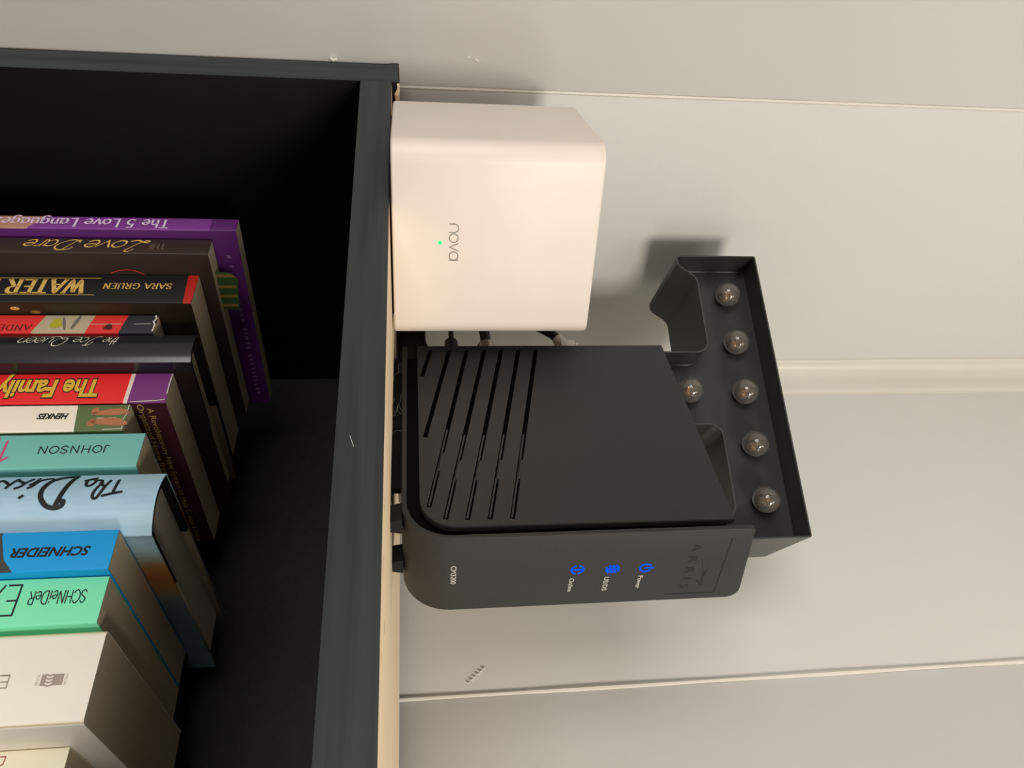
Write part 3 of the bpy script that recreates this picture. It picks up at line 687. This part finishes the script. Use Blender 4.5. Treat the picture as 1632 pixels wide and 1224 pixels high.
face_text('cover_lettering', 'Organized Home from the Ground Up', 1.2, 96, -117.6, 2.9, CV(19.25), gold, b)
pen_lines('worn_edge', [[(105.2, 17.6), (109, 18.2), (113, 18.4), (120, 18.9)], [(104.8, 1), (105, 8), (104.8, 14)]], .5, SP, wearm, b)
# 7 white and green
grn7 = ink('leaf_green_cover', (98, 116, 70)); wh7 = ink('ivory_cover', (250, 238, 218)); skin = ink('tan_picture_feet', (186, 120, 80))
b = paperback('book', 'small ivory paperback with a green picture band at the spine top', 165.21, 81.96, 3.6, 15.9, 106, -119.27, [(-142.1, -139.8, 1, 1, 1), (E_, E_, 0, 1, 0)], [wh7, grn7])
face_text('author_lettering', 'HENKES', 144.6, 157.4, 5.4, 3.2, SP, black, b, bold=.04, shear=.2)
disc('picture_foot', 126.5, 5.0, 8, 2.0, SP, skin, b, 16, .06, .12); disc('picture_foot', 126, 10.6, 8, 2.4, SP, skin, b, 16, -.08, .12)
disc('picture_foot', 133.6, 4.2, 1.7, 2.2, SP, skin, b, 10); disc('picture_foot', 133.4, 11.2, 1.8, 2.4, SP, skin, b, 10)
pen_lines('worn_edge', [[(119.9, .5), (119.7, 6), (120.6, 9), (119.8, 15)], [(120, 14.9), (128, 15.2)], [(124, 8.2), (132, 8.4)]], .4, SP, wearm, b)
# 8 teal
tea = ink('teal_cover', (118, 190, 180)); pnk = ink('pink_ink', (206, 74, 122))
b = paperback('book', 'teal paperback with thin dark author capitals and a pink numeral', 182.88, 80.43, 3.0, 18.68, 110, -108.82, [(E_, E_, 0, 0, 0)], [tea])
pen_text('author_lettering', 'JOHNSON', 122.0, 151.0, 6.9, 3.9, SP, black, b, pen=.13, nib=None, sp=.16)
pen_text('title_lettering', '1,', 161.5, 171, 3.6, 11.2, SP, pnk, b, pen=.09, nib=None, serif=True, sp=.1)
# 9 pale blue hardcover
def art_jacket():
    m = bpy.data.materials.new('pale_blue_painted_jacket'); m.use_nodes = True; nt = m.node_tree; bs = nt.nodes['Principled BSDF']; bs.inputs['Roughness'].default_value = .4
    tc = nt.nodes.new('ShaderNodeTexCoord'); sx = nt.nodes.new('ShaderNodeSeparateXYZ'); nz = nt.nodes.new('ShaderNodeTexNoise'); nz.inputs['Scale'].default_value = 60
    mu = nt.nodes.new('ShaderNodeMath'); mu.operation = 'MULTIPLY_ADD'; mu.inputs[1].default_value = .008
    nt.links.new(tc.outputs['Object'], sx.inputs[0]); nt.links.new(tc.outputs['Object'], nz.inputs['Vector'])
    nt.links.new(nz.outputs['Fac'], mu.inputs[0]); nt.links.new(sx.outputs['Y'], mu.inputs[2])
    mr = nt.nodes.new('ShaderNodeMapRange'); mr.inputs['From Min'].default_value = 0; mr.inputs['From Max'].default_value = .14
    nt.links.new(mu.outputs[0], mr.inputs['Value'])
    rp = nt.nodes.new('ShaderNodeValToRGB'); cr = rp.color_ramp
    stops = [(0.0, (172, 208, 228)), (.13, (166, 196, 206)), (.19, (150, 160, 148)), (.235, (170, 120, 62)), (.31, (166, 96, 44)), (.38, (158, 118, 66)), (.45, (118, 124, 120)), (.55, (100, 116, 126)), (1, (128, 142, 150))]
    cr.elements[0].position, cr.elements[0].color = stops[0][0], (*lin(stops[0][1]), 1); cr.elements[1].position, cr.elements[1].color = 1, (*lin(stops[-1][1]), 1)
    for p, c in stops[1:-1]: e = cr.elements.new(p); e.color = (*lin(c), 1)
    nt.links.new(mr.outputs[0], rp.inputs['Fac'])
    wv1 = nt.nodes.new('ShaderNodeTexNoise'); wv1.inputs['Scale'].default_value = 500
    mp = nt.nodes.new('ShaderNodeMapping'); mp.inputs['Scale'].default_value = (1, 1, .12); nt.links.new(tc.outputs['Object'], mp.inputs[0]); nt.links.new(mp.outputs[0], wv1.inputs['Vector'])
    mx = nt.nodes.new('ShaderNodeMixRGB'); mx.blend_type = 'OVERLAY'; mx.inputs[0].default_value = .22
    nt.links.new(rp.outputs[0], mx.inputs[1]); nt.links.new(wv1.outputs['Fac'], mx.inputs[2]); nt.links.new(mx.outputs[0], bs.inputs['Base Color'])
    return m
aj = art_jacket(); crb = ink('cream_board', (182, 164, 134), .8)
b9 = hardcover('book', 'thick pale blue hardcover with black brush script and an orange patch on its jacket', 204.22, 78.4, 2.0, 30.6, 136, -96.0, 5.4, [aj], bcl, crb, 46, [(E_, E_, 0, 0, 0)], page_w)
S9 = bulge_fn(30.6, 5.4)
pen_lines('title_lettering', [[(110.3, 12.4), (113.9, 13.2), (117.4, 14.3)], [(113.7, 13.2), (113.5, 9.7), (113.4, 5.0)], [(116.7, 5.1), (117.7, 9.0), (118.7, 13.2), (119.6, 15.4), (120.9, 15.1), (121.3, 12.9), (120.6, 9.6), (119.6, 6.5)], [(118.5, 8.6), (120.0, 6.8), (120.1, 5.1), (122.0, 4.7)], [(122.8, 3.1), (125.4, 4.1), (125.9, 6.8), (124.9, 8.5), (123.4, 7.8), (122.6, 5.3), (124.0, 3.9), (127.0, 4.8)]], 1.25, S9, black, b9, True)
pen_lines('title_lettering', [[(131.3, 1.4), (132.5, 6.7), (133.5, 13.2), (134.5, 19.2)], [(131.3, 1.4), (136.3, 2.1), (140.1, 4.7), (141.7, 9.7), (141.0, 14.3), (138.1, 18.2), (134.6, 19.4), (132.1, 18.5), (131.8, 16.5), (133.1, 16.2)]], 2.0, S9, black, b9, True)
pen_lines('title_lettering', [[(140.5, 2.6), (143.2, 3.1), (145.2, 4.8), (146.5, 7.7), (147.8, 8.9)], [(145.7, 2.4), (146.5, 5.0), (147.8, 6.8)], [(148.0, 2.7), (149.8, 5.1), (151.0, 7.7), (152.8, 9.0)], [(150.1, 5.9), (153.3, 3.7), (154.1, 2.4)], [(154.1, 2.4), (155.5, 5.9), (156.4, 8.6)], [(155.7, 6.8), (158.9, 3.9), (160.6, 3.6), (161.1, 6.5)], [(149.1, 14.3), (148.2, 13.2)]], 1.3, S9, black, b9, True)
# 10 blue, 11 mint
blu = ink('bright_blue_cover', (10, 158, 226)); dkg = ink('slate_picture', (66, 66, 66)); 
b = paperback('book', 'bright blue paperback with black slanted author capitals', 235.19, 73.89, 2.0, 17.65, 117.5, -106.46, [(E_, E_, 0, 0, 0)], [blu])
face_text('author_lettering', 'SCHNEIDER', 115.0, 143.6, 7.4, 4.0, SP, black, b, bold=.03, shear=.22)
patch('spine_picture', [(149, .3), (149, 2), (145.2, 12), (140.5, 17.6), (160, 17.6), (215, 17.6), (215, .3)], SP, dkg, b)
mnt = ink('mint_cover', (132, 240, 188))
b = paperback('book', 'mint green paperback with thin handwritten capitals', 253.4, 77.43, 2.0, 19.2, 116, -106.84, [(E_, E_, 0, 0, 0)], [mnt])
pen_text('author_lettering', 'SCHNeiDeR', 113.2, 133.5, 5.6, 5.2, SP, black, b, pen=.08, nib=None, sp=.08)
pen_text('title_lettering', 'EXT', 136.4, 156, 2.6, 12.2, SP, black, b, pen=.055, nib=None, sp=.12)
# 12 thick white
wht = ink('off_white_cover', (250, 242, 226), .4); gyk = ink('warm_grey_ink', (172, 156, 140)); gy2 = ink('pale_grey_ink', (204, 194, 176))
b = paperback('book', 'thickest book of the row, off white with a grey publisher block on its spine', 274.7, 78.63, 1, 33.17, 117, -103.14, [(E_, E_, 0, 0, 0)], [wht], r=2.2)
patch('logo_block', [(113.6, 15.6), (117.0, 15.5), (117.0, 19.5), (113.6, 19.5)], SP, gyk, b)
pen_lines('logo_block', [[(117.0, 15.7 + k * 1.2), (118.3, 16.1 + k * 1.2), (119.6, 15.6 + k * 1.2)] for k in range(4)], .55, SP, gyk, b)
patch('logo_block', [(119.5, 15.5), (121.0, 15.5), (121.0, 19.5), (119.5, 19.5)], SP, gyk, b)
f_side = lambda s, v: SP(112.4 - 0 * s + v, s)
face_text('logo_lettering', 'SIMON', 15.6, 19.4, 0.0, 1.0, lambda u, v: (u, -.14, -(113.2 - v) - ZS), gy2, b)
face_text('logo_lettering', 'PULSE', 15.6, 19.4, 0.0, 1.2, lambda u, v: (u, -.14, -(122.6 - v) - ZS), gy2, b)
pen_lines('title_lettering', [[(134, 15.1), (131.8, 15.1), (131.8, 19.5), (136, 19.5)], [(131.8, 17.4), (135, 17.4)], [(131.8, 15.1), (136, 15.1)]], .45, SP, gyk, b)
# 13 cream at the lower corner
crm = ink('ivory_yellow_cover', (250, 243, 214)); rdo = ink('dull_red_ink', (176, 92, 84))
b = paperback('book', 'ivory paperback with dull red outlined letter, right of the thick white book', 308.5, 100.5, 1, 11.5, 112, -114.36, [(E_, E_, 0, 0, 0)], [crm])
pen_lines('title_lettering', [[(135.2, 2.0), (135.4, 4.6), (136.6, 5.0), (137.4, 4.4), (137.6, 3.6), (138.4, 4.4), (139.4, 4.4), (139.8, 2.0), (135.2, 2.0)]], .4, SP, rdo, b)
